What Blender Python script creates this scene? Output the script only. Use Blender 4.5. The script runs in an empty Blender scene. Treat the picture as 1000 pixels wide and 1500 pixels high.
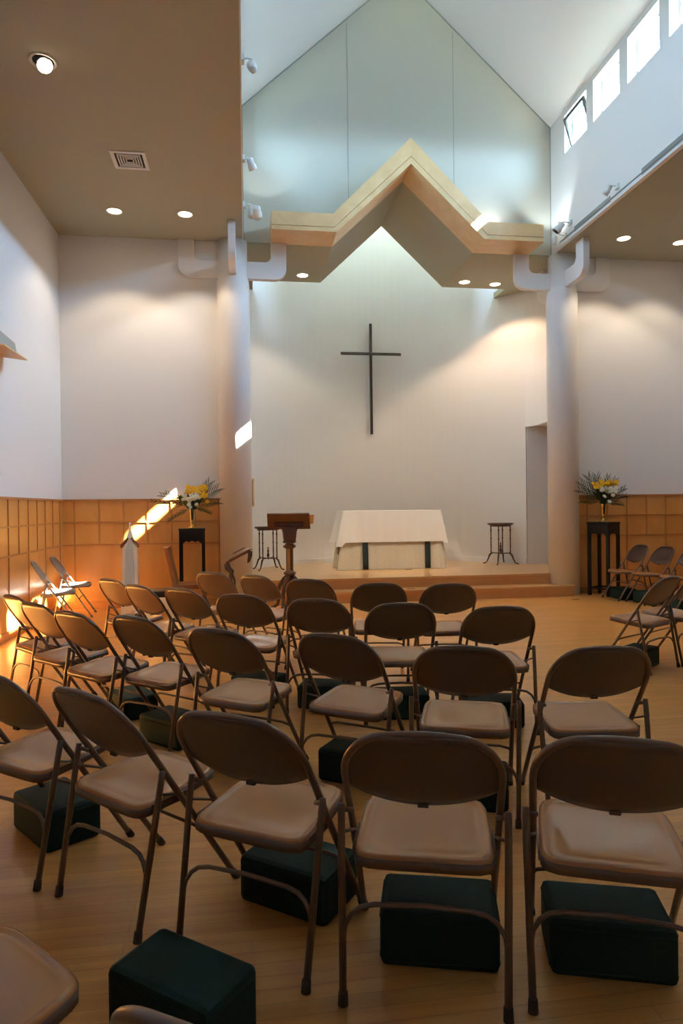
import bpy, math, random
from mathutils import Vector, Matrix
random.seed(7)
R = math.radians
scene = bpy.context.scene
COL = scene.collection

# ---------------------------------------------------------------- camera
cd = bpy.data.cameras.new('camera')
cam = bpy.data.objects.new('camera', cd); COL.objects.link(cam)
YAW, PITCH, ROLL, FPX = R(8.1), R(-0.40), R(-0.65), 975.0
fwd = Vector((math.sin(YAW)*math.cos(PITCH), math.cos(YAW)*math.cos(PITCH), math.sin(PITCH)))
rt = Vector((math.cos(YAW), -math.sin(YAW), 0)); up = rt.cross(fwd)
r2 = math.cos(ROLL)*rt + math.sin(ROLL)*up; u2 = -math.sin(ROLL)*rt + math.cos(ROLL)*up
M = Matrix(((r2.x, u2.x, -fwd.x), (r2.y, u2.y, -fwd.y), (r2.z, u2.z, -fwd.z)))
cam.matrix_world = Matrix.Translation((0, 0, 1.4)) @ M.to_4x4()
cd.sensor_fit = 'VERTICAL'; cd.sensor_height = 36.0; cd.lens = FPX/1500*36.0
cd.clip_start = 0.05; cd.clip_end = 200
scene.camera = cam

# ---------------------------------------------------------------- world, sun, exposure
w = bpy.data.worlds.new('sky'); scene.world = w; w.use_nodes = True
bg = w.node_tree.nodes['Background']
bg.inputs['Color'].default_value = (0.455, 0.70, 1.0, 1)
# sky brighter toward the horizon and toward the sun's side, dimmer below the horizon
_nt = w.node_tree; _tc = _nt.nodes.new('ShaderNodeTexCoord'); _sp = _nt.nodes.new('ShaderNodeSeparateXYZ')
_nt.links.new(_tc.outputs['Generated'], _sp.inputs[0])
_rz = _nt.nodes.new('ShaderNodeValToRGB'); _el = _rz.color_ramp.elements
_el[0].position = .47; _el[0].color = (.12, .12, .12, 1)
_el[1].position = .53; _el[1].color = (.55, .55, .55, 1)
_e = _el.new(.66); _e.color = (.65, .65, .65, 1)
_e = _el.new(.77); _e.color = (1, 1, 1, 1)
_e = _el.new(.88); _e.color = (.9, .9, .9, 1)
_e = _el.new(.97); _e.color = (.4, .4, .4, 1)
_mr = _nt.nodes.new('ShaderNodeMapRange'); _mr.inputs[1].default_value = -1; _mr.inputs[2].default_value = 1
_nt.links.new(_sp.outputs['Z'], _mr.inputs[0]); _nt.links.new(_mr.outputs[0], _rz.inputs[0])
_mx = _nt.nodes.new('ShaderNodeMapRange'); _mx.inputs[1].default_value = -1; _mx.inputs[2].default_value = 1
_mx.inputs[3].default_value = .85; _mx.inputs[4].default_value = 2.2
_nt.links.new(_sp.outputs['X'], _mx.inputs[0])
_m1 = _nt.nodes.new('ShaderNodeMath'); _m1.operation = 'MULTIPLY'
_m2 = _nt.nodes.new('ShaderNodeMath'); _m2.operation = 'MULTIPLY'; _m2.inputs[1].default_value = 58.0
_nt.links.new(_rz.outputs[0], _m1.inputs[0]); _nt.links.new(_mx.outputs[0], _m1.inputs[1])
_nt.links.new(_m1.outputs[0], _m2.inputs[0]); _nt.links.new(_m2.outputs[0], bg.inputs['Strength'])
sd = bpy.data.lights.new('sun', 'SUN'); sd.energy = 450.0; sd.angle = R(0.6); sd.color = (1.0, 0.95, 0.86)
sun = bpy.data.objects.new('sun', sd); COL.objects.link(sun)
sun.rotation_euler = Vector((-1.0, 0.287, -0.89)).to_track_quat('-Z', 'Y').to_euler()
sun.location = (12, 4, 14)
vs = scene.view_settings
vs.view_transform = 'Standard'; vs.look = 'None'; vs.gamma = 1.0; vs.use_curve_mapping = False
vs.exposure = 0.62
try:
    scene.cycles.use_denoising = True
    scene.cycles.max_bounces = 10; scene.cycles.diffuse_bounces = 6
    scene.cycles.sample_clamp_indirect = 6.0
    scene.cycles.caustics_reflective = False; scene.cycles.caustics_refractive = False
except Exception:
    pass

# ---------------------------------------------------------------- helpers
class MB:
    def __init__(s): s.v = []; s.f = []; s.sm = []
    def add(s, vs_, fs, smooth=False):
        b = len(s.v); s.v += [tuple(v) for v in vs_]
        for f in fs: s.f.append(tuple(i+b for i in f)); s.sm.append(smooth)
        return s
    def box(s, a, b, m=None):
        x0, y0, z0 = a; x1, y1, z1 = b
        vs_ = [Vector(p) for p in ((x0,y0,z0),(x1,y0,z0),(x1,y1,z0),(x0,y1,z0),(x0,y0,z1),(x1,y0,z1),(x1,y1,z1),(x0,y1,z1))]
        if m is not None: vs_ = [m @ p for p in vs_]
        return s.add(vs_, [(0,3,2,1),(4,5,6,7),(0,1,5,4),(1,2,6,5),(2,3,7,6),(3,0,4,7)])
    def prism(s, poly, d, axis='z', smooth=False):
        """poly: 2D points; extruded from d[0] to d[1] along axis"""
        n = len(poly)
        def P(p, t):
            return {'z': (p[0], p[1], t), 'y': (p[0], t, p[1]), 'x': (t, p[0], p[1])}[axis]
        vs_ = [P(p, d[0]) for p in poly] + [P(p, d[1]) for p in poly]
        fs = [tuple(range(n))[::-1], tuple(range(n, 2*n))]
        fs += [(i, (i+1) % n, n+(i+1) % n, n+i) for i in range(n)]
        return s.add(vs_, fs, smooth)
    def band(s, a, b, d, axis='y'):
        """strip between polylines a and b (same length), given thickness along axis"""
        for i in range(len(a)-1):
            s.prism([a[i], a[i+1], b[i+1], b[i]], d, axis)
        return s
    def tube(s, pts, r, n=8, closed=False, caps=True, smooth=True):
        pts = [Vector(p) for p in pts]; N = len(pts)
        rs = r if isinstance(r, (list, tuple)) else [r]*N
        vs_ = []; prev = None
        for i, p in enumerate(pts):
            if closed: t = pts[(i+1) % N]-pts[i-1]
            else: t = pts[min(i+1, N-1)]-pts[max(i-1, 0)]
            t.normalize()
            if prev is None:
                a = Vector((0,0,1)) if abs(t.z) < .9 else Vector((1,0,0))
                u = t.cross(a).normalized()
            else:
                u = (prev - t*prev.dot(t)).normalized()
            prev = u; v = t.cross(u)
            for k in range(n):
                an = 2*math.pi*k/n
                vs_.append(p + (u*math.cos(an)+v*math.sin(an))*rs[i])
        fs = []
        for i in range(N if closed else N-1):
            j = (i+1) % N
            for k in range(n):
                fs.append((i*n+k, i*n+(k+1) % n, j*n+(k+1) % n, j*n+k))
        if caps and not closed:
            fs.append(tuple(range(n))[::-1]); fs.append(tuple((N-1)*n+k for k in range(n)))
        return s.add(vs_, fs, smooth)
    def lathe(s, prof, n=24, c=(0,0,0), smooth=True, m=None):
        vs_ = []
        for r, z in prof:
            for k in range(n):
                a = 2*math.pi*k/n
                p = Vector((c[0]+r*math.cos(a), c[1]+r*math.sin(a), c[2]+z))
                vs_.append(m @ p if m is not None else p)
        fs = []
        for i in range(len(prof)-1):
            for k in range(n):
                fs.append((i*n+k, i*n+(k+1) % n, (i+1)*n+(k+1) % n, (i+1)*n+k))
        if prof[0][0] > 1e-6: fs.append(tuple(range(n))[::-1])
        if prof[-1][0] > 1e-6: fs.append(tuple((len(prof)-1)*n+k for k in range(n)))
        return s.add(vs_, fs, smooth)
    def grid(s, rows, smooth=True, closed=False):
        n = len(rows[0]); vs_ = [p for r_ in rows for p in r_]; fs = []
        for i in range(len(rows)-1):
            for k in range(n if closed else n-1):
                fs.append((i*n+k, i*n+(k+1) % n, (i+1)*n+(k+1) % n, (i+1)*n+k))
        return s.add(vs_, fs, smooth)
    def ball(s, c, r, n=10, sz=1.0, m=None):
        prof = [(max(1e-7, r*math.sin(math.pi*i/6)), -r*sz*math.cos(math.pi*i/6)) for i in range(7)]
        return s.lathe(prof, n, c, True, m)
    def build(s, name, mat, parent=None, bevel=0, solid=0, sub=0, loc=None):
        me = bpy.data.meshes.new(name); me.from_pydata([tuple(v) for v in s.v], [], s.f)
        me.polygons.foreach_set('use_smooth', s.sm)
        me.materials.append(mat); me.update()
        o = bpy.data.objects.new(name, me); COL.objects.link(o)
        if parent is not None: o.parent = parent
        if loc is not None: o.location = loc
        if solid:
            md = o.modifiers.new('solid', 'SOLIDIFY'); md.thickness = solid; md.offset = 0
        if bevel:
            md = o.modifiers.new('bevel', 'BEVEL'); md.width = bevel; md.segments = 2; md.limit_method = 'ANGLE'; md.angle_limit = R(40)
        if sub:
            md = o.modifiers.new('sub', 'SUBSURF'); md.levels = sub; md.render_levels = sub
        return o

def tag(o, label=None, cat=None, group=None, kind=None):
    if label: o['label'] = label
    if cat: o['category'] = cat
    if group: o['group'] = group
    if kind: o['kind'] = kind
    return o
def struct(name, mb, mat, parent=None, **k):
    o = mb.build(name, mat, parent, **k)
    if parent is None: o['kind'] = 'structure'
    return o
def thing(name, label, cat, loc=(0,0,0), rz=0, group=None):
    o = bpy.data.objects.new(name, None); COL.objects.link(o)
    o.empty_display_size = .1
    o.location = loc; o.rotation_euler = (0, 0, rz)
    return tag(o, label, cat, group)
def copy_tree(o, parent=None):
    c = o.copy(); COL.objects.link(c)
    if parent is not None: c.parent = parent
    for ch in list(o.children): copy_tree(ch, c)
    return c
def spot(name, loc, target, energy, color, size, blend=.5, parent=None, radius=.04):
    l = bpy.data.lights.new(name, 'SPOT'); l.energy = energy; l.color = color
    l.spot_size = size; l.spot_blend = blend; l.shadow_soft_size = radius
    o = bpy.data.objects.new(name, l); COL.objects.link(o)
    o.rotation_euler = (Vector(target)-Vector(loc)).to_track_quat('-Z', 'Y').to_euler()
    o.location = loc
    if parent is not None:
        o.parent = parent
        o.matrix_parent_inverse = parent.matrix_basis.inverted()
    return o

# ---------------------------------------------------------------- materials
def mat(name, color, rough=.5, metal=0., spec=.5, coat=0., bump=0., bscale=60., var=0., vscale=8., emit=None, estr=0.):
    m = bpy.data.materials.new(name); m.use_nodes = True
    nt = m.node_tree; b = nt.nodes['Principled BSDF']
    b.inputs['Base Color'].default_value = (*color, 1)
    b.inputs['Roughness'].default_value = rough
    b.inputs['Metallic'].default_value = metal
    b.inputs['Specular IOR Level'].default_value = spec
    b.inputs['Coat Weight'].default_value = coat
    b.inputs['Coat Roughness'].default_value = .15
    if emit:
        b.inputs['Emission Color'].default_value = (*emit, 1); b.inputs['Emission Strength'].default_value = estr
    tc = nt.nodes.new('ShaderNodeTexCoord')
    if var:
        n = nt.nodes.new('ShaderNodeTexNoise'); n.inputs['Scale'].default_value = vscale; n.inputs['Detail'].default_value = 4
        nt.links.new(tc.outputs['Object'], n.inputs['Vector'])
        mx = nt.nodes.new('ShaderNodeMixRGB'); mx.blend_type = 'MIX'
        mx.inputs[1].default_value = (*[c*(1-var) for c in color], 1)
        mx.inputs[2].default_value = (*[min(1, c*(1+var)) for c in color], 1)
        nt.links.new(n.outputs['Fac'], mx.inputs[0]); nt.links.new(mx.outputs[0], b.inputs['Base Color'])
    if bump:
        n = nt.nodes.new('ShaderNodeTexNoise'); n.inputs['Scale'].default_value = bscale; n.inputs['Detail'].default_value = 3
        nt.links.new(tc.outputs['Object'], n.inputs['Vector'])
        bp = nt.nodes.new('ShaderNodeBump'); bp.inputs['Strength'].default_value = bump; bp.inputs['Distance'].default_value = .01
        nt.links.new(n.outputs['Fac'], bp.inputs['Height']); nt.links.new(bp.outputs[0], b.inputs['Normal'])
    return m
def wood(name, c1, c2, rough=.35, scale=(1, 12, 12), coat=.2, planks=None, fine=1.0):
    m = bpy.data.materials.new(name); m.use_nodes = True
    nt = m.node_tree; b = nt.nodes['Principled BSDF']; N = nt.nodes.new; L = nt.links.new
    b.inputs['Roughness'].default_value = rough
    b.inputs['Coat Weight'].default_value = coat; b.inputs['Coat Roughness'].default_value = .2
    tc = N('ShaderNodeTexCoord'); mp = N('ShaderNodeMapping'); mp.inputs['Scale'].default_value = scale
    L(tc.outputs['Object'], mp.inputs['Vector'])
    n = N('ShaderNodeTexNoise'); n.inputs['Scale'].default_value = 2.5*fine; n.inputs['Detail'].default_value = 6; n.inputs['Distortion'].default_value = .6
    L(mp.outputs[0], n.inputs['Vector'])
    cr = N('ShaderNodeValToRGB'); cr.color_ramp.elements[0].position = .3; cr.color_ramp.elements[1].position = .7
    cr.color_ramp.elements[0].color = (*c1, 1); cr.color_ramp.elements[1].color = (*c2, 1)
    L(n.outputs['Fac'], cr.inputs[0])
    out = cr.outputs[0]
    if planks:
        bt = N('ShaderNodeTexBrick'); bt.inputs['Scale'].default_value = 1.0
        bt.inputs['Brick Width'].default_value = planks[0]; bt.inputs['Row Height'].default_value = planks[1]
        bt.inputs['Mortar Size'].default_value = .0012; bt.inputs['Mortar Smooth'].default_value = .3
        bt.offset = .37; bt.squash = 1.0
        bt.inputs['Color1'].default_value = (.90, .90, .90, 1); bt.inputs['Color2'].default_value = (1.06, 1.05, 1.03, 1)
        bt.inputs['Mortar'].default_value = (.66, .62, .58, 1)
        L(tc.outputs['Object'], bt.inputs['Vector'])
        mx = N('ShaderNodeMixRGB'); mx.blend_type = 'MULTIPLY'; mx.inputs[0].default_value = 1
        L(out, mx.inputs[1]); L(bt.outputs['Color'], mx.inputs[2]); out = mx.outputs[0]
    L(out, b.inputs['Base Color'])
    return m

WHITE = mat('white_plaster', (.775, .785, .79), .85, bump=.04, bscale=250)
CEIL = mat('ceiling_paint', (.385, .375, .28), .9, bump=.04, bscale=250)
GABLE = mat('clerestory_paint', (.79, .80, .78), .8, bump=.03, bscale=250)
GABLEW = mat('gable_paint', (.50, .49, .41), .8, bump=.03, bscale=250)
SEAM = mat('panel_joint', (.30, .31, .28), .9)
COLUMN = mat('column_paint', (.80, .81, .82), .6, bump=.03, bscale=200)
FLOOR = wood('maple_floor', (.64, .275, .07), (.76, .37, .105), .28, (.6, 9, 9), .1, planks=(1.1, .057))
STAGE = wood('maple_stage', (.56, .30, .12), (.66, .38, .17), .28, (.6, 9, 9), .25, planks=(1.1, .057))
RISER = wood('maple_riser', (.52, .25, .09), (.60, .31, .12), .35, (.6, 9, 9))
PANEL = wood('maple_panel', (.55, .245, .055), (.64, .305, .08), .35, (1.2, 1.2, .35), .3, fine=1.5)
BATTEN = wood('maple_batten_shade', (.38, .155, .04), (.45, .20, .055), .4, (3, 3, 3), .2)  # darker than the panels: the battens' shadow lines are put into the colour
BEAM = wood('pale_maple', (.64, .42, .20), (.72, .50, .26), .45, (2, 2, 2), .1)
CHAIRM = mat('chair_enamel', (.14, .075, .046), .33, spec=.6, coat=.1)
BACKM = mat('chair_enamel_backlit', (.095, .056, .040), .34, spec=.6, coat=.1)  # same enamel as the frame, darkened in colour for the backlit backs
SEATM = mat('chair_enamel_skylit', (.44, .185, .062), .24, spec=.6, coat=.0)  # same enamel, lightened in colour for the sky reflecting on the seats
CHAIRGREY = mat('chair_grey_enamel', (.16, .145, .135), .35, spec=.6)
RUBBER = mat('rubber', (.055, .032, .022), .7)
GREEN = mat('dark_green_vinyl', (.006, .024, .019), .75, spec=.25, bump=.15, bscale=60)
BLACK = mat('black_lacquer', (.005, .0045, .006), .45, spec=.2)
DARKWOOD = wood('dark_mahogany', (.045, .016, .009), (.085, .032, .016), .35, (4, 4, 1), .3)
REDWOOD = wood('walnut', (.060, .019, .009), (.105, .036, .016), .35, (4, 4, 1), .3)
OAK = wood('oak', (.20, .070, .022), (.27, .10, .034), .4, (4, 4, 1), .2)
LINEN = mat('white_linen', (.80, .79, .76), .9, bump=.1, bscale=300)
FRONTAL = mat('cream_brocade', (.60, .56, .44), .9, bump=.5, bscale=90, var=.12, vscale=40)
STRIPE = mat('dark_green_orphrey', (.010, .022, .020), .7)
BRASS = mat('brass', (.85, .55, .14), .22, 1.0)
PEWTER = mat('dull_brass', (.50, .42, .26), .35, .9)
LEAF = mat('palm_green', (.022, .060, .018), .6, var=.3, vscale=20)
YELLOW = mat('yellow_petals', (.92, .55, .010), .7)
WPETAL = mat('white_petals', (.82, .80, .66), .7)
STEM = mat('leaf_dark', (.012, .035, .010), .7, var=.3, vscale=30)
METALW = mat('white_metal', (.75, .77, .76), .4)
GRILLE = mat('grey_grille', (.33, .37, .37), .5)
DARKSLOT = mat('dark_slot', (.02, .018, .016), .8)
IRON = mat('dark_wood_cross', (.030, .018, .012), .5)
PALEBLUE = mat('pale_blue_panel', (.42, .52, .60), .6)
WPAINT = mat('white_painted_wood', (.72, .73, .72), .5)
PAPER = mat('paper', (.80, .78, .72), .8)
LAMP = mat('lamp_glow', (1, .8, .6), .5, emit=(1.0, .78, .52), estr=14)
LAMPC = mat('lamp_lens', (1, .85, .7), .5, emit=(1.0, .80, .56), estr=9)
FRAMEM = mat('window_frame', (.55, .58, .60), .5)
DARKFRAME = mat('dark_window_frame', (.06, .07, .075), .5)
def glass():
    m = bpy.data.materials.new('clear_glass'); m.use_nodes = True; nt = m.node_tree
    nt.nodes.remove(nt.nodes['Principled BSDF'])
    t = nt.nodes.new('ShaderNodeBsdfTransparent'); g = nt.nodes.new('ShaderNodeBsdfGlossy'); g.inputs['Roughness'].default_value = .02
    mx = nt.nodes.new('ShaderNodeMixShader'); mx.inputs[0].default_value = .07
    t.inputs['Color'].default_value = (.93, .96, .96, 1)
    nt.links.new(t.outputs[0], mx.inputs[1]); nt.links.new(g.outputs[0], mx.inputs[2])
    nt.links.new(mx.outputs[0], nt.nodes['Material Output'].inputs['Surface'])
    return m
GLASS = glass()
FROST = bpy.data.materials.new('frosted_glass'); FROST.use_nodes = True
_n = FROST.node_tree; _n.nodes.remove(_n.nodes['Principled BSDF']); _t = _n.nodes.new('ShaderNodeBsdfTranslucent'); _t.inputs['Color'].default_value = (.42, .42, .375, 1)
_n.links.new(_t.outputs[0], _n.nodes['Material Output'].inputs['Surface'])

# ---------------------------------------------------------------- room dimensions
XL, XR = -2.59, 7.37          # outer aisle walls
NL, NR = 0.0, 4.78            # nave wall planes
XC = 2.40                     # ridge
YB, YF = 9.90, -4.0           # gable wall, wall behind camera
ZS, ZE, ZR = 5.30, 7.31, 9.48 # aisle ceiling, eave, ridge
T = .17
# floor
mb = MB(); mb.box((XL-.2, YF-.2, -.12), (XR+.2, 13.3, 0)); struct('floor', mb, FLOOR)
# aisle ceilings (undersides at ZS)
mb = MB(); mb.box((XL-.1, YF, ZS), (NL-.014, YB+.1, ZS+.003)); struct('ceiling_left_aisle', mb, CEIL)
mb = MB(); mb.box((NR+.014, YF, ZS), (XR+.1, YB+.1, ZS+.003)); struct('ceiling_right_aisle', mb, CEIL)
# outer walls
mb = MB(); mb.box((XL-.15, YF, 0), (XL, YB+.1, ZS)); struct('wall_left', mb, WHITE)
mb = MB(); mb.box((XR, YF, 0), (XR+.15, YB+.1, ZS)); struct('wall_right', mb, WHITE)
mb = MB(); mb.box((XL-.15, YF-.15, 0), (XR+.15, YF, ZR+.3)); struct('wall_rear', mb, WHITE)
mb = MB(); mb.box((XL, YB, 0), (-.157, YB+.12, ZS)); struct('wall_back_left', mb, WHITE)
mb = MB(); mb.box((4.945, YB, 0), (XR, YB+.12, ZS)); struct('wall_back_right', mb, WHITE)
# gable wall above the chancel opening
base = [(-1.0, ZS+.006), (1.31, ZS+.006), (XC, 6.336), (3.49, ZS+.006), (5.8, ZS+.006)]
topl = [(-1.0, ZE+1.0-.93*2.0), (1.31, ZE+(1.31)*.907), (XC, ZR), (3.49, ZE+(4.78-3.49)*.907), (5.8, 6.38)]
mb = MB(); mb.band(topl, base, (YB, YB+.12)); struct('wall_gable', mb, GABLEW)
# thin joints between the gable boards and along the edges
mb = MB()
mb.box((1.566, YB-.004, 5.58), (1.574, YB+.01, 8.66)); mb.box((3.206, YB-.004, 5.58), (3.214, YB+.01, 8.66))
mb.box((NL, YB-.005, ZS), (.9, YB+.01, ZS+.012)); mb.box((3.9, YB-.005, ZS), (NR, YB+.01, ZS+.012))
mb.box((4.768, YB-.006, ZS), (4.78, YB+.01, ZE)); mb.box((NL, YB-.006, ZS), (.012, YB+.01, ZE))
mb.band([(NL, ZE-.002), (XC, ZR-.010), (NR, ZE-.002)], [(NL, ZE-.02), (XC, ZR-.028), (NR, ZE-.02)], (YB-.006, YB+.01))
struct('trim_1', mb, SEAM)
# roof slopes
for nm, xa, xb in (('ceiling_slope_left', NL-T-.1, XC), ('ceiling_slope_right', NR+T+.1, XC)):
    sgn = 1 if xa < XC else -1
    za = ZE-.908*(T+.1)
    mb = MB(); mb.prism([(xa, za), (XC, ZR), (XC, ZR+.15), (xa, za+.15)], (YF, YB+.13), 'y'); struct(nm, mb, GABLE)
# nave clerestory walls with window openings
Y1, PITCHW, WW = 9.43, .832, .645
WZ0, WZ1 = 6.66, 7.22
NW = 9
wins = [(Y1-PITCHW*i-WW, Y1-PITCHW*i) for i in range(NW)]
for side, x0, x1 in (('wall_clerestory_right', NR, NR+T), ('wall_clerestory_left', NL-T, NL)):
    mb = MB()
    mb.box((x0, YF, ZS+.004), (x1, YB, WZ0)); mb.box((x0, YF, WZ1), (x1, YB, ZE+.0))
    ys = [YB]
    for a, b in wins: ys += [b, a]
    ys.append(YF)
    for i in range(0, len(ys), 2): mb.box((x0, ys[i+1], WZ0), (x1, ys[i], WZ1))
    struct(side, mb, GABLE)
wi = 1
for sidex, sgn in ((NR+T, 1), (NL-T, -1)):
    for i, (a, b) in enumerate(wins):
        xg = sidex-.03*sgn
        fr = MB(); t = .045; hx = .02
        lo, hi = min(xg-hx, xg+hx), max(xg-hx, xg+hx)
        fr.box((lo, a, WZ0), (hi, a+t, WZ1)); fr.box((lo, b-t, WZ0), (hi, b, WZ1))
        fr.box((lo, a+t, WZ0), (hi, b-t, WZ0+t)); fr.box((lo, a+t, WZ1-t), (hi, b-t, WZ1))
        o = struct('window_%d' % wi, fr, FRAMEM); wi += 1
        g = MB(); g.box((xg-.004, a+t, WZ0+t), (xg+.004, b-t, WZ1-t))
        if sgn == 1 and i == 0:
            # tilted-open sash leaning into the room
            sh = MB(); m = Matrix.Translation((xg-.03, 0, WZ0+.05)) @ Matrix.Rotation(R(-17), 4, 'Y')
            h = WZ1-WZ0-.10
            for bx in (((-.015, a+.03, 0), (.015, a+.07, h)), ((-.015, b-.07, 0), (.015, b-.03, h)), ((-.015, a+.07, 0), (.015, b-.07, .04)), ((-.015, a+.07, h-.04), (.015, b-.07, h))):
                sh.box(*bx, m)
            so = sh.build('sash', DARKFRAME, o)
            g = MB(); g.box((-.003, a+.07, .04), (.003, b-.07, h-.04), m)
            g.build('pane', GLASS, so)
        else:
            g.build('pane', GLASS, o)
# sky portals at the window rows
for x, ry, nm in ((NR+T+.02, 90, 'sky_portal_right'), (NL-T-.02, -90, 'sky_portal_left')):
    l = bpy.data.lights.new(nm, 'AREA'); l.shape = 'RECTANGLE'; l.size = WZ1-WZ0; l.size_y = NW*PITCHW
    l.cycles.is_portal = True
    o = bpy.data.objects.new(nm, l); COL.objects.link(o)
    o.location = (x, Y1-NW*PITCHW/2, (WZ0+WZ1)/2); o.rotation_euler = (0, R(ry), 0)

# ---------------------------------------------------------------- apse
AC, AR = (2.40, 9.76), 3.19
def arc(an, r=AR): return (AC[0]+r*math.cos(R(an)), AC[1]+r*math.sin(R(an)))
DOOR0, DOOR1 = 17.0, 34.0
ZP = .33
mb = MB()
angs = [DOOR1+(177-DOOR1)*i/60 for i in range(61)]
for a0, a1 in zip(angs[:-1], angs[1:]):
    z0 = 2.83 if DOOR0-.01 <= a0 < DOOR1-.01 else 0
    p = [arc(a0), arc(a1), arc(a1, AR+.15), arc(a0, AR+.15)]
    if z0 == 0 and abs(a0-DOOR1) < .01: pass
    mb.prism(p, (z0, 8.2), 'z')
# straight return wall at the right end, with the doorway in it
xj, yj = arc(DOOR1)
x2, y2 = xj+.235, 10.55
rp_ = [(xj, yj), (xj+.10, yj-.22), (xj+.17, yj-.48), (xj+.215, yj-.76), (x2, y2), (xj+.24, YB+.12)]
for i in range(5):
    (xa, ya), (xb, yb_) = rp_[i], rp_[i+1]
    mb.prism([(xa, ya), (xb, yb_), (xb+.15, yb_), (xa+.15, ya)][::-1], (2.83 if i < 4 else 0, 8.2), 'z')
o = struct('wall_apse', mb, WHITE)
# doorway passage
mb = MB()
mb.box((xj+.03, yj, ZP), (7.2, yj+.12, 3.0)); mb.box((x2+.03, y2-.12, ZP), (7.2, y2, 3.0))
mb.box((7.1, y2, ZP), (7.25, yj, 3.0)); mb.box((xj+.12, y2, 2.84), (7.2, yj, 2.97)); mb.box((xj-.0, yj+.001, 2.83), (xj+.3, yj+.12, 3.2))
struct('wall_passage', mb, WHITE)
# canopy ceiling of the apse: flat wings and a pitched centre, slot of daylight behind it
mb = MB()
YS = 11.5
prof = [(.15, ZS), (1.31, ZS), (XC, 6.33), (3.49, ZS), (4.65, ZS)]
mb.band([(x, z+.10) for x, z in prof], prof, (YB+.003, YS))
mb.box((-.05, YB+.003, ZS), (.15, YB+.12, ZS+.1)); mb.box((4.65, YB+.003, ZS), (4.83, YB+.12, ZS+.1))
mb.box((-1.0, YB+.12, ZS), (.15, 13.2, ZS+.1)); mb.box((4.65, YB+.12, ZS), (5.8, 13.2, ZS+.1))
mb.band([(x, 8.2) for x, z in prof], [(x, z+.10) for x, z in prof], (YS-.12, YS))
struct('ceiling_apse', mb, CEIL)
mb = MB(); mb.box((-1.0, YB+.12, 8.2), (5.8, 11.7, 8.3)); mb.box((-1.0, 12.3, 8.2), (5.8, 13.2, 8.3))
mb.box((-1.0, 11.7, 8.2), (.4, 12.3, 8.3)); mb.box((4.4, 11.7, 8.2), (5.8, 12.3, 8.3))
struct('roof_apse', mb, WHITE)
mb = MB(); mb.box((.4, 11.7, 8.24), (4.4, 12.3, 8.26)); struct('skylight_pane', mb, FROST)
l = bpy.data.lights.new('sky_portal_apse', 'AREA'); l.shape = 'RECTANGLE'; l.size = 4.0; l.size_y = .6; l.cycles.is_portal = True
o = bpy.data.objects.new('sky_portal_apse', l); COL.objects.link(o); o.location = (2.4, 12.0, 8.32)
# platform and step
mb = MB()
pl = [(-.02, YB-.02), (4.84, YB-.02), (4.84, 10.04), (7.1, 10.04), (7.1, 13.2), (-.95, 13.2), (-.95, 10.04), (-.02, 10.04)]
mb.prism(pl, (ZP-.03, ZP), 'z'); struct('platform_floor', mb, STAGE)
mb = MB()
pl = [(-.0, YB), (4.82, YB), (4.82, 10.04), (7.1, 10.04), (7.1, 13.2), (-.95, 13.2), (-.95, 10.04), (0, 10.04)]
mb.prism(pl, (0, ZP-.03), 'z'); struct('platform_riser', mb, RISER)
mb = MB(); mb.box((.08, 9.57, .135), (4.97, YB, .165)); struct('step_tread', mb, STAGE)
mb = MB(); mb.box((.1, 9.59, 0), (4.95, YB, .135)); struct('step_riser', mb, RISER)
# baseboard round the apse
mb = MB()
for a0, a1 in zip(angs[:-1], angs[1:]):
    if DOOR0-.01 <= a0 < DOOR1-.01: continue
    mb.prism([arc(a0, AR-.015), arc(a1, AR-.015), arc(a1), arc(a0)], (ZP, ZP+.09), 'z')
struct('baseboard_apse', mb, WHITE)

# ---------------------------------------------------------------- wainscot
def wainscot(name_a, name_b, p0, d, n, L, lower_first=0, xs=None):
    """p0: start (x,y); d: unit direction; n: unit normal into the room"""
    def bx(mb, s0, s1, t, z0, z1):
        q = [(p0[0]+d[0]*s+n[0]*t0, p0[1]+d[1]*s+n[1]*t0) for s, t0 in ((s0, 0), (s1, 0), (s1, t), (s0, t))]
        if (q[1][0]-q[0][0])*(q[2][1]-q[1][1])-(q[1][1]-q[0][1])*(q[2][0]-q[1][0]) < 0: q = q[::-1]
        mb.prism(q, (z0, z1), 'z')
    a = MB(); bx(a, 0, L, .012, 0, 1.53); struct(name_a, a, PANEL)
    b = MB()
    bx(b, 0, L, .030, 1.53, 1.555)
    for z in (.895, 1.215): bx(b, 0, L, .023, z, z+.02)
    bx(b, 0, L, .026, 0, .10)
    k = 0; s = .17
    while s < L:
        bx(b, s-.011, s+.011, .021, .915, 1.215); bx(b, s-.011, s+.011, .021, 1.235, 1.53)
        if k % 2 == 0: bx(b, s-.011, s+.011, .021, .10, .895)
        s += .336; k += 1
    struct(name_b, b, BATTEN)
wainscot('wainscot_panel_left', 'trim_2', (XL, YB-.012), (0, -1), (1, 0), YB-.012-YF)
wainscot('wainscot_panel_back_left', 'trim_3', (XL, YB), (1, 0), (0, -1), -.35-XL)
wainscot('wainscot_panel_back_right', 'trim_4', (5.17, YB), (1, 0), (0, -1), XR-5.17)
wainscot('wainscot_panel_right', 'trim_5', (XR, YB-.012), (0, -1), (-1, 0), YB-.012-YF)

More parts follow.
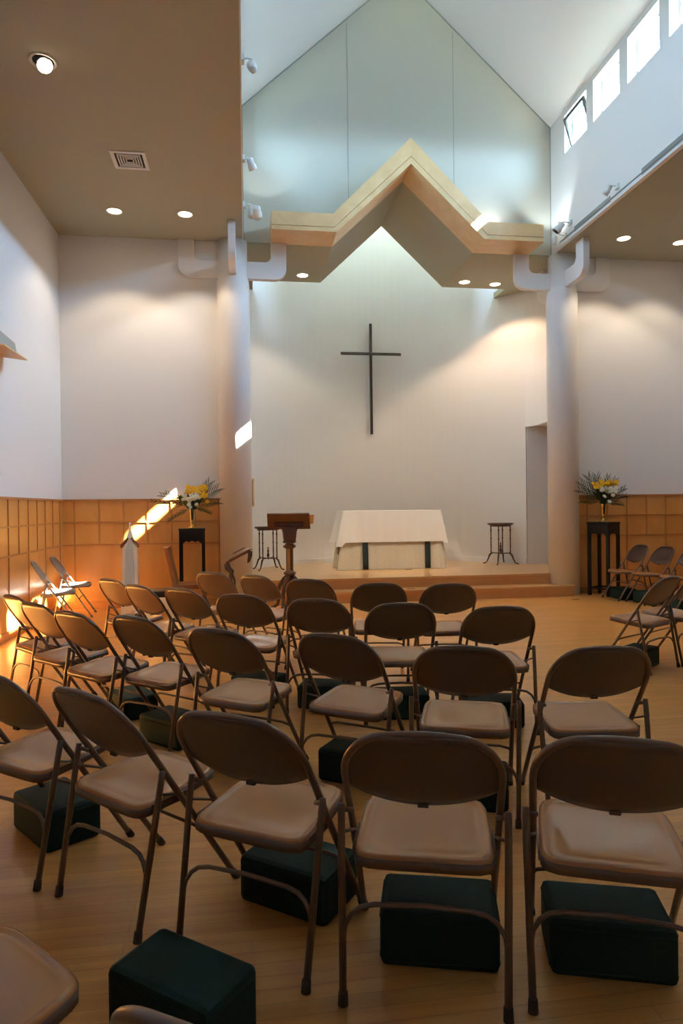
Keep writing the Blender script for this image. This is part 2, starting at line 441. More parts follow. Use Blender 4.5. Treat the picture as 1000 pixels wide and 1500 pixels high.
# ---------------------------------------------------------------- columns with hooked brackets
def column(x, label):
    mb = MB(); mb.lathe([(.236, 0), (.236, 4.66), (.230, 4.72), (.214, 4.77), (.208, 4.80), (.208, 5.299)], 40)
    c = mb.build('column', COLUMN, None, loc=(x, YB, 0)); c['kind'] = 'structure'
    # bracket profile in (u,z): arm, rounded elbow, upright
    prof = [(.15, 4.76)]
    u1, ro, ri, wu, za, zb = .78, .17, .09, .225, 4.76, 5.01
    for k in range(9):
        a = -90+90*k/8; prof.append((u1-ro+ro*math.cos(R(a)), za+ro+ro*math.sin(R(a))))
    prof += [(u1, 5.30), (u1-wu, 5.30)]
    for k in range(9):
        a = -90*k/8; prof.append((u1-wu-ri+ri*math.cos(R(a)), zb+ri+ri*math.sin(R(a))))
    prof.append((.15, zb))
    for ang in (0, 90, 180, 270):
        b = MB(); b.prism(prof, (-.05, .05), 'y')
        o = b.build('bracket', COLUMN, c, bevel=.006); o.rotation_euler = (0, 0, R(ang))
    return c
column(-.157, ''); column(4.945, '')

# ---------------------------------------------------------------- wooden gable beam (trough)
YF_ = 9.36
top = [(.39, 5.555), (1.262, 5.555), (XC, 6.705), (3.555, 5.555), (4.405, 5.555)]
mid = [(.39, 5.368), (1.275, 5.368), (XC, 6.44), (3.54, 5.368), (4.405, 5.368)]
low = [(.39, 5.30), (1.31, 5.30), (XC, 6.33), (3.49, 5.30), (4.405, 5.30)]
def sh(p, dz): return [(x, z+dz) for x, z in p]
beam = thing('gable_beam', 'pale maple beam folded into a peak across the chancel opening', 'beam', (XC, YB, ZS))
def bbuild(mb, name, m): 
    o = mb.build(name, m, beam); o.matrix_parent_inverse = beam.matrix_basis.inverted(); return o
mb = MB(); mb.band(top, mid, (YF_, YF_+.035)); bbuild(mb, 'upper_fascia', BEAM)
mb = MB(); mb.band(sh(mid, -.009), low, (YF_, YF_+.035)); bbuild(mb, 'lower_fascia', BEAM)
mb = MB(); mb.band(sh(mid, .02), sh(mid, -.03), (YF_+.036, YF_+.05)); bbuild(mb, 'groove_backing', BATTEN)
mb = MB(); mb.band(sh(low, .03), low, (YF_+.036, YB-.002)); bbuild(mb, 'underside_board', BEAM)
mb = MB(); mb.box((.39, YF_+.036, 5.33), (.415, YB-.002, 5.555)); mb.box((4.38, YF_+.036, 5.33), (4.405, YB-.002, 5.555)); bbuild(mb, 'end_board', BEAM)

# ---------------------------------------------------------------- cross on the apse wall
cx, cy = 2.45, 12.93-.045
cr = thing('wall_cross', 'tall dark wooden cross mounted on the curved white wall above the altar', 'cross', (cx, cy, 2.83))
mb = MB(); mb.box((-.026, -.02, 0), (.026, .025, 2.17)); mb.build('upright', IRON, cr, bevel=.008)
mb = MB(); mb.box((-.60, -.036, 1.545), (.60, -.021, 1.60)); mb.build('crossbar', IRON, cr, bevel=.008)

# ---------------------------------------------------------------- narrow framed panel next to the column
pa = thing('framed_panel', 'narrow pale wooden frame on the apse wall at the edge of the left column', 'frame', (.02, 11.85, 1.43), R(42))
mb = MB()
for bx in (((-.14, -.02, 0), (-.11, .02, .5)), ((.11, -.02, 0), (.14, .02, .5)), ((-.11, -.02, 0), (.11, .02, .03)), ((-.11, -.02, .47), (.11, .02, .5))): mb.box(*bx)
mb.build('frame', BEAM, pa)
mb = MB(); mb.box((-.11, 0, .03), (.11, .012, .47)); mb.build('backing', mat('pale_wood_backing', (.62, .47, .34), .6), pa)

# ---------------------------------------------------------------- ceiling lamps
def downlight(x, y, label, group, energy, tgt=(0, 0), ang=80, z=ZS, color=(1.0, .78, .54)):
    t = thing('recessed_downlight', label, 'ceiling light', (x, y, z), 0, group)
    mb = MB(); mb.lathe([(.105, 0), (.105, -.010), (.092, -.010), (.086, -.001)], 28); mb.build('trim_ring', METALW, t)
    mb = MB(); mb.lathe([(.085, -.002), (.085, -.0045)], 24); mb.build('lens', LAMP, t)
    spot('downlight_lamp', (x, y, z-.03), (x+tgt[0], y+tgt[1], 0), energy*.42, color, R(ang), .35, t, .05)
    return t
GL = 'round recessed downlights in the ceiling'
downlight(-1.66, 9.03, 'left one of the two lit downlights in the left aisle ceiling', GL, 120, ang=106)
downlight(-.757, 9.02, 'right one of the two lit downlights in the left aisle ceiling, nearer the column', GL, 120, ang=106)
downlight(5.52, 9.10, 'lit downlight in the right aisle ceiling nearest the right column', GL, 110, ang=106)
downlight(6.45, 9.15, 'lit downlight in the right aisle ceiling at the right edge of the photo', GL, 80, ang=106)
downlight(.975, 11.16, 'lit downlight in the chancel ceiling near the left column bracket', GL, 110, ang=110)
downlight(3.80, 11.19, 'left one of the two lit downlights right of the chancel peak', GL, 110, ang=110)
downlight(4.376, 11.24, 'right one of the two lit downlights right of the chancel peak', GL, 150, (.3, .3), ang=110, color=(1.0, .60, .36))
# gimbal lamp nearest the camera
t = thing('gimbal_spotlight', 'tilted square gimbal lamp glowing in the dark left aisle ceiling', 'ceiling light', (-1.70, 6.10, ZS))
mb = MB(); mb.lathe([(.115, 0), (.115, -.008), (.095, -.008), (.088, -.001)], 28); mb.build('trim_ring', METALW, t)
mb = MB(); mb.lathe([(.087, -.0015), (.087, -.003)], 24); mb.build('recess', DARKSLOT, t)
m = Matrix.Translation((.01, .01, -.03)) @ Matrix.Rotation(R(-30), 4, 'X') @ Matrix.Rotation(R(-20), 4, 'Y')
mb = MB(); mb.lathe([(.062, .03), (.068, 0), (.066, -.006)], 20, m=m); mb.build('lamp_body', METALW, t)
mb = MB(); mb.lathe([(.063, -.007), (.063, -.009)], 20, m=m); mb.build('lens', LAMP, t)
spot('gimbal_lamp', (-1.69, 6.10, 5.20), (-1.4, 7.5, 0), 60, (1, .75, .48), R(70), .6, t)
# air diffuser
t = thing('air_diffuser', 'square white ceiling air diffuser with nested dark slots', 'vent', (-1.24, 7.70, ZS))
mb = MB()
def ring(mb, h0, h1, z0, z1):
    mb.box((-h1, -h1, z0), (h1, -h0, z1)); mb.box((-h1, h0, z0), (h1, h1, z1))
    mb.box((-h1, -h0, z0), (-h0, h0, z1)); mb.box((h0, -h0, z0), (h1, h0, z1))
ring(mb, .15, .19, -.012, 0); mb.build('frame', METALW, t)
mb = MB(); mb.box((-.15, -.15, -.003), (.15, .15, -.001)); mb.build('backing', DARKSLOT, t)
for k, h in enumerate((.125, .098, .071, .044)):
    mb = MB(); ring(mb, h-.012, h, -.014, -.004)
    mb.build('louver', METALW, t)

# ---------------------------------------------------------------- track spotlights
def track_head(loc, aim, label, lit, energy=0, r=.045, L=.13, wallx=None, group='white spotlights along the nave edges', color=(1, .86, .68), ang=60):
    loc = Vector(loc); aim = Vector(aim)
    t = thing('track_spotlight', label, 'spotlight', loc, 0, group)
    q = (aim-loc).to_track_quat('-Z', 'Y').to_matrix().to_4x4()
    mb = MB(); mb.lathe([(r*.5, L*.62), (r*.8, L*.55), (r*.85, .02), (r, 0), (r, -L*.38), (r*.9, -L*.38), (r*.85, -L*.3)], 20, m=q)
    mb.build('housing', METALW, t)
    mb = MB(); mb.lathe([(r*.86, -L*.31), (r*.86, -L*.33)], 20, m=q)
    mb.build('lens', LAMPC if lit else DARKSLOT, t)
    mb = MB()
    if wallx is not None:
        dx = wallx-loc.x
        mb.tube([(0, 0, r*.6), (0, 0, r*1.5), (dx*.4, 0, r*1.7), (dx, 0, r*1.5)], .008, 8)
        s = 1 if dx > 0 else -1
        mb.box((dx-.03*(s > 0), -.04, r*1.5-.03), (dx+.03*(s < 0), .04, r*1.5+.03))
    mb.build('arm', METALW, t)
    if lit:
        p = loc + (aim-loc).normalized()*(L*.45)
        spot('track_lamp', p, aim, energy, color, R(ang), .5, t, .03)
    return t
track_head((.10, 6.20, 5.46), (-.6, 9.9, 9.5), 'unlit spotlight highest on the left nave edge, turned upward', False, wallx=0)
track_head((.11, 8.05, 5.50), (2.3, 11.2, 1.0), 'lit spotlight on the left nave edge, midway between ceiling slope and beam', True, 260, wallx=0, r=.05, ang=26)
track_head((.13, 9.30, 5.50), (.45, 9.9, 7.0), 'white spotlight beside the left end of the maple beam, upper one', True, 12, wallx=0, r=.06, L=.17, ang=70, color=(.85,.93,1))
track_head((.19, 9.12, 5.40), (.5, 12, 4), 'white spotlight beside the left end of the maple beam, lower one', False, wallx=0, r=.065, L=.16)
track_head((4.62, 8.00, 5.42), (2.6, 11.0, 1.0), 'lit spotlight on the track between the two grey grilles', True, 260, wallx=4.78, r=.045, ang=26)
track_head((4.58, 9.25, 5.46), (2.5, 9.9, 3.0), 'white spotlight at the far end of the right track, upper one', False, r=.06, L=.16, wallx=4.78)
track_head((4.60, 9.42, 5.36), (4.9, 9.9, 7.3), 'white spotlight at the far end of the right track, against the gable corner', True, 25, wallx=4.78, color=(.8, .9, 1), ang=90)
# track rail
t = thing('light_track', 'long pale track rail along the lower edge of the right clerestory wall', 'light track', (4.78, 2.7, 5.33))
mb = MB(); mb.box((-.045, -6.7, -.025), (0, 6.95, .01)); mb.build('rail', METALW, t)
mb = MB(); mb.tube([(-.06, -6.7, .03), (-.06, 6.8, .03)], .007, 6); mb.tube([(-.03, -6.7, .045), (-.03, 6.8, .045)], .005, 6); mb.build('conduit', GRILLE, t)
# grilles
for a, b, lab in ((8.18, 9.15, 'grey wall grille nearest the gable corner above the right track'), (5.8, 7.48, 'grey wall grille above the right track at the right edge of the photo')):
    g = thing('air_grille', lab, 'grille', (4.78, (a+b)/2, 5.37), 0, 'grey air grilles above the track')
    h = (b-a)/2
    mb = MB(); mb.box((-.006, -h, 0), (0, h, .085)); mb.build('frame', GRILLE, g)
    mb = MB()
    for k in range(6): mb.box((-.010, -h+.01, .008+k*.0125), (-.006, h-.01, .012+k*.0125))
    mb.build('slats', GRILLE, g)
# lamp added in the beam trough to brighten the gable corner
def added_uplight(x, y, z, label, e):
    t = thing('added_uplight', label, 'added_uplight', (x, y, z))
    mb = MB(); mb.box((-.07, -.05, -.225), (.07, .05, .06)); mb.build('housing', METALW, t, bevel=.006)
    mb = MB(); mb.box((-.06, -.04, .061), (.06, .04, .066)); mb.build('lens', LAMPC, t)
    spot('added_uplight_lamp', (x, y, z+.09), (x-.05, 9.95, z+.40), e, (.80, .90, 1.0), R(140), .8, t, .05)
added_uplight(3.77, 9.74, 5.56, 'small added lamp behind the right shoulder of the maple beam', 5)

# ---------------------------------------------------------------- sconce shelf on left wall
t = thing('wall_sconce', 'wedge shaped grey and tan wall sconce on the left wall at the photo edge', 'wall lamp', (XL, 7.45, 3.08))
mb = MB(); mb.prism([(-.50, .0), (.18, .0), (.10, .12), (-.50, .15)], (0, .16), 'x'); mb.build('shade', GRILLE, t, bevel=.008)
mb = MB(); mb.add([(0, -.5, 0), (0, .22, 0), (.26, .18, -.04), (.26, -.5, -.04), (0, -.5, -.012), (0, .22, -.012), (.26, .18, -.052), (.26, -.5, -.052)], [(0,1,2,3),(7,6,5,4),(0,4,5,1),(1,5,6,2),(2,6,7,3),(3,7,4,0)]); mb.build('lower_tray', BEAM, t)
mb = MB(); mb.box((0, -.45, -.25), (.06, -.30, -.05)); mb.build('bracket', BATTEN, t)

# ---------------------------------------------------------------- folding chair
def rail(z): return .47-.66*z
def make_chair(m_frame=CHAIRM, m_seat=SEATM, m_back=BACKM):
    root = thing('folding_chair', 'x', 'chair')
    r = .0112
    # hoop: front feet up over the back
    pts = []
    def X(z):
        if z < .42: return .2175
        if z < .62: return .2175+.0025*(.5-.5*math.cos(math.pi*(z-.42)/.20))
        return .220
    zz = [.012, .12, .25, .36, .42, .46, .50, .54, .58, .62, .64]
    for z in zz: pts.append((-X(z), rail(z), z))
    zc = .64
    for k in range(1, 10):
        a = math.pi/2*k/10
        z = zc+.145*math.sin(a); pts.append((-.220+.135*(1-math.cos(a)), rail(z), z))
    for k in range(0, 7):
        x = -.085+.17*k/6; z = .785+.006*(1-(x/.085)**2); pts.append((x, rail(z), z))
    pts += [(-x, y, z) for x, y, z in reversed(pts[:len(zz)+9])]
    mb = MB(); mb.tube(pts, r, 10); mb.build('tube_frame', m_frame, root)
    # backrest panel: curved sheet between tubes
    rows = []; NU = 24; NV = 10
    for j in range(NV+1):
        row = []
        for i in range(NU+1):
            u = -1+2*i/NU
            # outline half width at bottom/top
            a = abs(u)
            # top edge z as function of x
            x = u*.216
            ax = abs(x)
            if ax <= .085: zt = .786
            else:
                q = min(1, (ax-.085)/.135); zt = .64+.145*math.sqrt(max(0, 1-q*q))
            zb = .595-.055*(1-(a**2.2))
            zt = max(zt, zb+.012)
            z = zb+(zt-zb)*j/NV
            bow = .024*(1-u*u)*(1-.35*j/NV)
            lip = .006 if j == 0 else 0
            row.append((x, rail(z)-bow+lip, z))
        rows.append(row)
    mb = MB(); mb.grid(rows); mb.build('backrest', m_back, root, solid=.0035)
    # small notch clip at the bottom centre of the back
    mb = MB(); mb.box((-.016, rail(.54)-.030, .534), (.016, rail(.54)-.014, .548)); mb.build('bumper', RUBBER, root, bevel=.003)
    # seat pan
    def outline(s, dz):
        out = []; hx, y0, y1 = .2035, .045, .425
        cyy = (y0+y1)/2; hy = (y1-y0)/2
        n = 56
        for k in range(n):
            a = 2*math.pi*k/n; c, s_ = math.cos(a), math.sin(a)
            e = 9.0 if s_ < 0 else 5.2
            rr = (abs(c)**e+abs(s_)**e)**(-1/e)
            taper = 1-.065*(s_*rr*.5+.5)
            px = hx*c*rr*s*taper; py = cyy+hy*s_*rr*s
            tt = (py-y0)/(y1-y0)
            g = min(1, max(0, (.90-s)/.32)); g = g*g*(3-2*g); dd = -.013*g*math.exp(-((tt-.30)/.27)**2)
            z = .410+.030*tt+dd-.022*max(0, tt-.86)/.14*0.6+dz
            out.append((px, py, z))
        return out
    lv = [(.985, -.042), (1.0, -.037), (1.0, -.010), (.985, -.003), (.955, 0), (.925, -.001), (.895, -.006), (.87, -.008), (.82, -.006), (.76, -.005), (.7, -.005), (.6, -.005), (.5, -.005), (.4, -.005), (.3, -.005), (.2, -.005), (.1, -.005)]
    rows = [outline(s, d) for s, d in lv]
    mb = MB(); mb.grid(rows, closed=True)
    n = 56; b = len(mb.v)-n
    mb.f.append(tuple(range(b, b+n))); mb.sm.append(True)
    rows = [outline(s, d) for s, d in ((.985, -.042), (.965, -.041), (.96, -.026), (.3, -.030), (.1, -.030))]
    mb.grid(rows[::-1], closed=True)
    mb.build('seat', m_seat, root)
    mb = MB(); mb.grid([outline(1.004, -.038), outline(1.004, -.010)], closed=True); mb.build('seat_skirt', m_frame, root, solid=.003)
    # rear legs
    for s in (-1, 1):
        mb = MB(); mb.tube([(s*.240, .108, .525), (s*.240, .104, .50), (s*.238, .085, .40), (s*.227, .012, .012)], [.0105, .0112, .0112, .0112], 10)
        leg = mb.build('leg', m_frame, root)
        mb = MB(); mb.tube([(s*.227, .0147, .035), (s*.227, .010, .0)], [.0135, .015], 10); mb.build('foot_cap', RUBBER, leg)
        mb = MB(); mb.tube([(s*.2175, rail(.03), .03), (s*.2175, rail(.0), .0)], [.0135, .015], 10); mb.build('foot_cap', RUBBER, root)
        mb = MB(); mb.tube([(s*.246, .106, .51), (s*.208, .125, .50)], .008, 8); mb.build('pivot', m_frame, root)
        mb = MB(); mb.box((min(s*.2035, s*.2065), .09, .382), (max(s*.2035, s*.2065), .24, .41)); mb.build('hinge', m_frame, root)
        mb = MB(); mb.tube([(s*.228, .095, .45), (s*.210, .20, .408)], .005, 6); mb.build('link_bar', m_frame, root)
    # rear arched stretcher
    def ly(z): return .012+(z-.012)*(.073/.388)
    p = [(-.229, ly(.175), .175), (-.224, ly(.205), .205), (-.205, ly(.232), .235), (-.18, ly(.25), .253), (-.14, ly(.258), .262), (0, ly(.27), .268)]
    p += [(-x, y, z) for x, y, z in reversed(p[:-1])]
    mb = MB(); mb.tube(p, .0075, 8); mb.build('stretcher', m_frame, root)
    # front stretcher
    p = [(-.2165, rail(.215), .215), (-.205, rail(.237), .238), (-.165, rail(.248), .25), (0, rail(.25), .252)]
    p += [(-x, y, z) for x, y, z in reversed(p[:-1])]
    mb = MB(); mb.tube(p, .0065, 8); mb.build('stretcher', m_frame, root)
    return root
chair0 = make_chair()
CH = [
 ('A', 0.466, 1.772, 16.6, 'nearest row: brown folding chair, second from the right photo edge'),
 ('H', 0.972, 1.642, 22.0, 'nearest row: brown folding chair cut by the right photo edge, its seat shining pale'),
 ('B', -0.045, 2.024, 32.3, 'nearest row: brown folding chair left of centre, foreground kneeler box just before it'),
 ('C', -0.537, 2.368, 44.0, 'nearest row: brown folding chair, second from the left photo edge'),
 ('C2', -0.968, 2.715, 38.0, 'nearest row: brown folding chair cut off by the left photo edge'),
 ('D', 0.932, 2.807, 19.0, 'second row: brown folding chair seen squarely from behind, right of centre'),
 ('E2', 0.420, 3.182, 36.0, 'second row: brown folding chair at centre, two small glints on its seat'),
 ('F', 1.511, 2.684, 6.6, 'second row: rightmost brown folding chair, a single bright glint on its seat'),
 ('G', -0.137, 3.432, 35.4, 'second row: brown folding chair left of centre, its back directly above the nearest row'),
 ('I', -0.627, 3.944, 40.9, 'second row: brown folding chair, fourth from its left end'),
 ('J', -1.027, 4.199, 43.1, 'second row: brown folding chair, third from the left end of the row'),
 ('K', -1.369, 4.652, 45.0, 'second row: brown folding chair, second from the left end, sun on its back'),
 ('L', -1.644, 5.096, 50.0, 'second row: leftmost brown folding chair beside bright sunlit floor'),
 ('M', 0.958, 4.121, 8.0, 'third row: brown folding chair, second from the right end, seen squarely'),
 ('N', 1.508, 3.857, 7.0, 'third row: rightmost brown folding chair, near the open floor'),
 ('O', 0.460, 4.431, 22.0, 'third row: brown folding chair, third from the right end, behind the carved lectern'),
 ('P', -0.040, 4.776, 29.8, 'third row: brown folding chair whose seat catches bluish light, left of centre'),
 ('Q', -0.483, 5.239, 42.0, 'third row: brown folding chair, third from the left end of the row'),
 ('R', -0.852, 5.556, 48.0, 'third row: brown folding chair, second from the left end, before the black cushioned bench'),
 ('S', -1.172, 6.100, 46.0, 'third row: leftmost brown folding chair with warm light on its back'),
 ('T', 1.563, 5.054, 4.0, 'front row: rightmost brown folding chair, facing the altar steps'),
 ('U', 1.036, 5.215, 8.8, 'front row: brown folding chair, second from the right end, in front of the altar'),
 ('V', 0.517, 5.656, 27.0, 'front row: brown folding chair with its back just right of the carved lectern post'),
 ('W', 0.090, 6.106, 44.0, 'front row: brown folding chair with its back just left of the carved lectern post'),
 ('X', -0.320, 6.514, 36.8, 'front row: leftmost brown folding chair, before the wooden armchair'),
 ('R1', 5.75, 9.14, -90, 'folding chair by the right wainscot, beside the black flower stand'),
 ('R2', 5.85, 8.69, -92, 'folding chair by the right wainscot, second from the black flower stand'),
 ('R3', 5.93, 8.17, -94, 'folding chair by the right wainscot, cut by the photo edge'),
 ('RN1', 3.445, 5.11, -28, 'brown folding chair at the right photo edge, in front of the others, facing away left'),
 ('RN2', 3.890, 5.340, -30.0, 'brown folding chair at the right photo edge with only its seat showing'),
 ('FG', -.76, 1.26, 46, 'closest folding chair, only its grey brown seat corner showing at bottom left'),
 ('FG2', -.010, .805, 34, 'folding chair at the very bottom edge with only its top rail showing'),
]
GC = {'nearest': 'brown folding chairs in the nearest row', 'second': 'brown folding chairs in the second row', 'third': 'brown folding chairs in the third row', 'front': 'brown folding chairs in the front row'}
KN = dict(A=1, H=1, B=1, C=0, C2=1, D=1, E2=1, G=1, I=1, M=1, N=1, O=1, P=1, F=0, R1=1, R2=1, R3=1, RN1=1, J=0, U=0)
# kneeler
def make_kneeler():
    mb = MB(); hx, hy, h = .18, .12, .165
    mb.box((-hx, -hy, 0), (hx, hy, h))
    k = thing('kneeler', 'x', 'kneeler')
    mb.build('cushion', GREEN, k, bevel=.02)
    mb = MB()
    for z in (.022, .143):
        c = .022; a, b = hx-.001, hy-.001
        mb.tube([(-a+c, -b, z), (a-c, -b, z), (a-c*.3, -b+c*.3, z), (a, -b+c, z), (a, b-c, z), (a-c*.3, b-c*.3, z), (a-c, b, z), (-a+c, b, z), (-a+c*.3, b-c*.3, z), (-a, b-c, z), (-a, -b+c, z), (-a+c*.3, -b+c*.3, z)], .0035, 6, closed=True)
    mb.build('piping', GREEN, k)
    return k
kn0 = make_kneeler()
used = False; kused = False
for code, x, y, th, lab in CH:
    if not used: o = chair0; used = True
    else: o = copy_tree(chair0)
    o.location = (x, y, 0); o.rotation_euler = (0, 0, -R(th)); o['label'] = lab
    g = GC.get(lab.split(' ')[0].rstrip(':'))
    if code in ('FG', 'FG2'): g = None
    if g: o['group'] = g
    elif code in ('R1', 'R2', 'R3'): o['group'] = 'folding chairs along the right wainscot'
    elif code.startswith('RN'): o['group'] = 'folding chairs at the right photo edge'
    if KN.get(code):
        k = kn0 if not kused else copy_tree(kn0); kused = True
        f = Vector((math.sin(R(th)), math.cos(R(th)))); rr = Vector((f.y, -f.x))
        off = {'A': (.04, .30), 'H': (.0, .30), 'B': (-.01, .42), 'C2': (-.10, .34)}.get(code, (.02*math.sin(x*9), .25))
        p = Vector((x, y)) + f*off[1] + rr*off[0]
        k.location = (p.x, p.y, 0)
        k.rotation_euler = (0, 0, -R(th+{'C2': 14}.get(code, 5*math.sin(y*7))))
        where = lab
        k['label'] = 'dark green kneeler on the floor under the ' + {'A': 'nearest row chair right of centre', 'H': 'nearest row chair with the pale shining seat', 'B': 'nearest row chair left of centre', 'C': 'nearest row chair second from the left edge',
            'C2': 'nearest row chair cut by the left edge', 'D': 'second row chair seen squarely', 'E2': 'second row chair at centre', 'G': 'second row chair left of centre', 'I': 'second row chair fourth from the left end', 'M': 'third row chair second from the right',
            'N': 'third row rightmost chair', 'O': 'third row chair third from the right', 'P': 'third row chair with bluish seat', 'R1': 'right wainscot chair beside the flower stand', 'R2': 'second chair along the right wainscot', 'R3': 'third chair along the right wainscot', 'RN1': 'lone chair at the right photo edge'}[code]
        k['group'] = 'dark green kneelers under the chairs'
k = copy_tree(kn0); k.location = (-.185, 1.805, 0); k.rotation_euler = (0, 0, -R(38)); k.scale = (.97, .86, 1.15)
k['label'] = 'dark green kneeler box standing alone in the foreground, its whole top visible'; k['group'] = 'dark green kneelers under the chairs'
k = copy_tree(kn0); k.location = (-.80, 4.75, 0); k.rotation_euler = (0, 0, -R(60)); k.scale = (1, 1, .9)
k['label'] = 'dark kneeler between the second and third rows at the left'; k['group'] = 'dark green kneelers under the chairs'
# two grey chairs at the left wall
c0 = make_chair(CHAIRGREY, CHAIRGREY, CHAIRGREY)
c0.location = (-2.50, 9.22, 0); c0.rotation_euler = (0, 0, -R(84)); tag(c0, 'sunlit grey folding chair by the left wainscot, the farther one', 'chair', 'grey folding chairs by the left wall')
c1 = copy_tree(c0); c1.location = (-2.50, 8.42, 0); c1.rotation_euler = (0, 0, -R(78)); c1['label'] = 'sunlit grey folding chair by the left wainscot, the nearer one'

# ---------------------------------------------------------------- altar
def drape(cxx, cyy, hx, hy, ztop, zbot, flare, seed, amp, nper=150, tails=None):
    rnd = random.Random(seed); ph = [rnd.uniform(0, 6.28) for _ in range(6)]
    def per(s):
        # point on rectangle perimeter, s in 0..1 with rounded parametrisation; returns pos, normal
        P = 4*(hx+hy)*s; e = [2*hx, 2*hy, 2*hx, 2*hy]
        c = [(-hx, -hy), (hx, -hy), (hx, hy), (-hx, hy)]; d = [(1, 0), (0, 1), (-1, 0), (0, -1)]
        i = 0
        while i < 3 and P > e[i]: P -= e[i]; i += 1
        x = c[i][0]+d[i][0]*P; y = c[i][1]+d[i][1]*P
        return x, y, (d[i][1], -d[i][0]), i
    rows = []
    NV = 14
    for j in range(NV+1):
        t = j/NV; row = []
        for k in range(nper):
            s = k/nper; x, y, nn, side = per(s)
            cornerd = min((abs(abs(x)-hx)+abs(abs(y)-hy)), .5)
            cf = math.exp(-(cornerd/.16)**2)
            zb = zbot + (tails(x, y, side) if tails else 0)
            z = ztop-(ztop-zb)*t
            wv = amp*t*(.35+cf)*(math.sin(s*2*math.pi*23+ph[0])+.6*math.sin(s*2*math.pi*37+ph[1])+.4*math.sin(s*2*math.pi*11+ph[2]))
            fl = flare*cf*t
            cxn, cyn = (x/hx if abs(x) > hx*.8 else 0), (y/hy if abs(y) > hy*.8 else 0)
            row.append((cxx+x+nn[0]*(.006+wv)+fl*(cxn if abs(cxn) else 0), cyy+y+nn[1]*(.006+wv)+fl*.35*cyn, z))
        rows.append(row)
    mb = MB(); mb.grid(rows, closed=True)
    # top surface rings
    inner = [[(cxx+(p[0]-cxx)*f, cyy+(p[1]-cyy)*f, ztop+.0) for p in rows[0]] for f in (1.0, .6, .2, .02)]
    mb.grid(inner[::-1], closed=True)
    return mb
AX, AY = 2.47, 11.50; AHX, AHY, AZ = .83, .32, 1.335
al = thing('altar', 'altar draped to the platform floor in cream cloth with two dark green bands', 'altar', (AX, AY, ZP))
mb = drape(0, 0, AHX, AHY, AZ-ZP-.012, .004, .12, 3, .013); mb.build('frontal_cloth', FRONTAL, al)
for sx in (-.49, .60):
    mb = MB(); rows = []
    for j in range(9):
        z = (AZ-ZP-.02)*(1-j/8)+.01
        rows.append([(sx-.048+.096*i/4+.012*j/8, -AHY-.028-.006*j/8, z) for i in range(5)])
    mb.grid(rows); mb.build('green_band', STRIPE, al, solid=.003)
mb = MB(); mb.box((-AHX+.03, -AHY+.03, .93), (AHX-.03, AHY-.03, .985)); mb.build('table_top', OAK, al)
for sx in (-1, 1):
    for sy in (-1, 1):
        mb = MB(); mb.box((sx*.76-.03, sy*.26-.03, 0), (sx*.76+.03, sy*.26+.03, .93)); mb.build('leg', OAK, al)
def tails(x, y, side):
    if side == 3 or x < -AHX+.06:
        return -.02-.20*math.exp(-((y+.24)/.10)**2)
    if side == 1 or x > AHX-.05: return -.03
    return 0
mb = drape(AX, AY, AHX+.022, AHY+.040, AZ+.004, .80, .13, 11, .016, tails=tails)
o = mb.build('altar_cloth', LINEN, None); tag(o, 'white linen cloth laid over the altar, its hem hanging halfway down', 'altar cloth')

# ---------------------------------------------------------------- round fern stands on the platform
def fern_stand(x, y, label):
    t = thing('plant_stand', label, 'side table', (x, y, ZP), R(12), 'slender dark side tables either side of the altar')
    mb = MB(); mb.lathe([(.20, .715), (.225, .722), (.235, .735), (.235, .75), (.21, .755)], 12, smooth=False); mb.build('table_top', DARKWOOD, t)
    mb = MB(); mb.lathe([(.19, .69), (.19, .715)], 12, smooth=False); mb.build('apron', DARKWOOD, t)
    for k in range(4):
        a = R(45+90*k); c, s = math.cos(a), math.sin(a); q = .175
        mb = MB(); mb.lathe([(.010, .20), (.014, .22), (.010, .25), (.012, .35), (.010, .45), (.015, .47), (.010, .49), (.011, .60), (.016, .63), (.010, .65), (.012, .70)], 10, (q*c, q*s, 0)); mb.build('spindle', DARKWOOD, t)
        mb = MB(); mb.tube([(q*c*.9, q*s*.9, .21), (q*c*1.15, q*s*1.15, .17), (q*c*1.30, q*s*1.30, .10), (q*c*1.5, q*s*1.5, .03), (q*c*1.72, q*s*1.72, .014), (q*c*1.85, q*s*1.85, .018)], [.016, .017, .013, .011, .013, .009], 8); mb.build('leg', DARKWOOD, t)
        mb = MB(); mb.tube([(0, 0, .20), (q*c, q*s, .205)], .009, 8); mb.build('stretcher', DARKWOOD, t)
    mb = MB(); mb.lathe([(.004, .18), (.018, .20), (.014, .22), (.026, .26), (.012, .30), (.020, .33), (.008, .36), (.014, .385), (.002, .40)], 12); mb.build('finial', DARKWOOD, t)
fern_stand(.36, 11.62, 'slender dark wooden side table with spindles, behind the carved lectern')
fern_stand(4.58, 11.62, 'slender dark wooden side table with spindles, right of the altar')

# ---------------------------------------------------------------- carved lectern
lx, ly_ = .575, 9.12
t = thing('lectern', 'carved dark walnut lectern with sloping book rest on an octagonal post', 'lectern', (lx, ly_, 0), R(4))
Z0 = 0
mb = MB()
m = Matrix.Translation((0, 0, 1.215)) @ Matrix.Rotation(R(-38), 4, 'X')
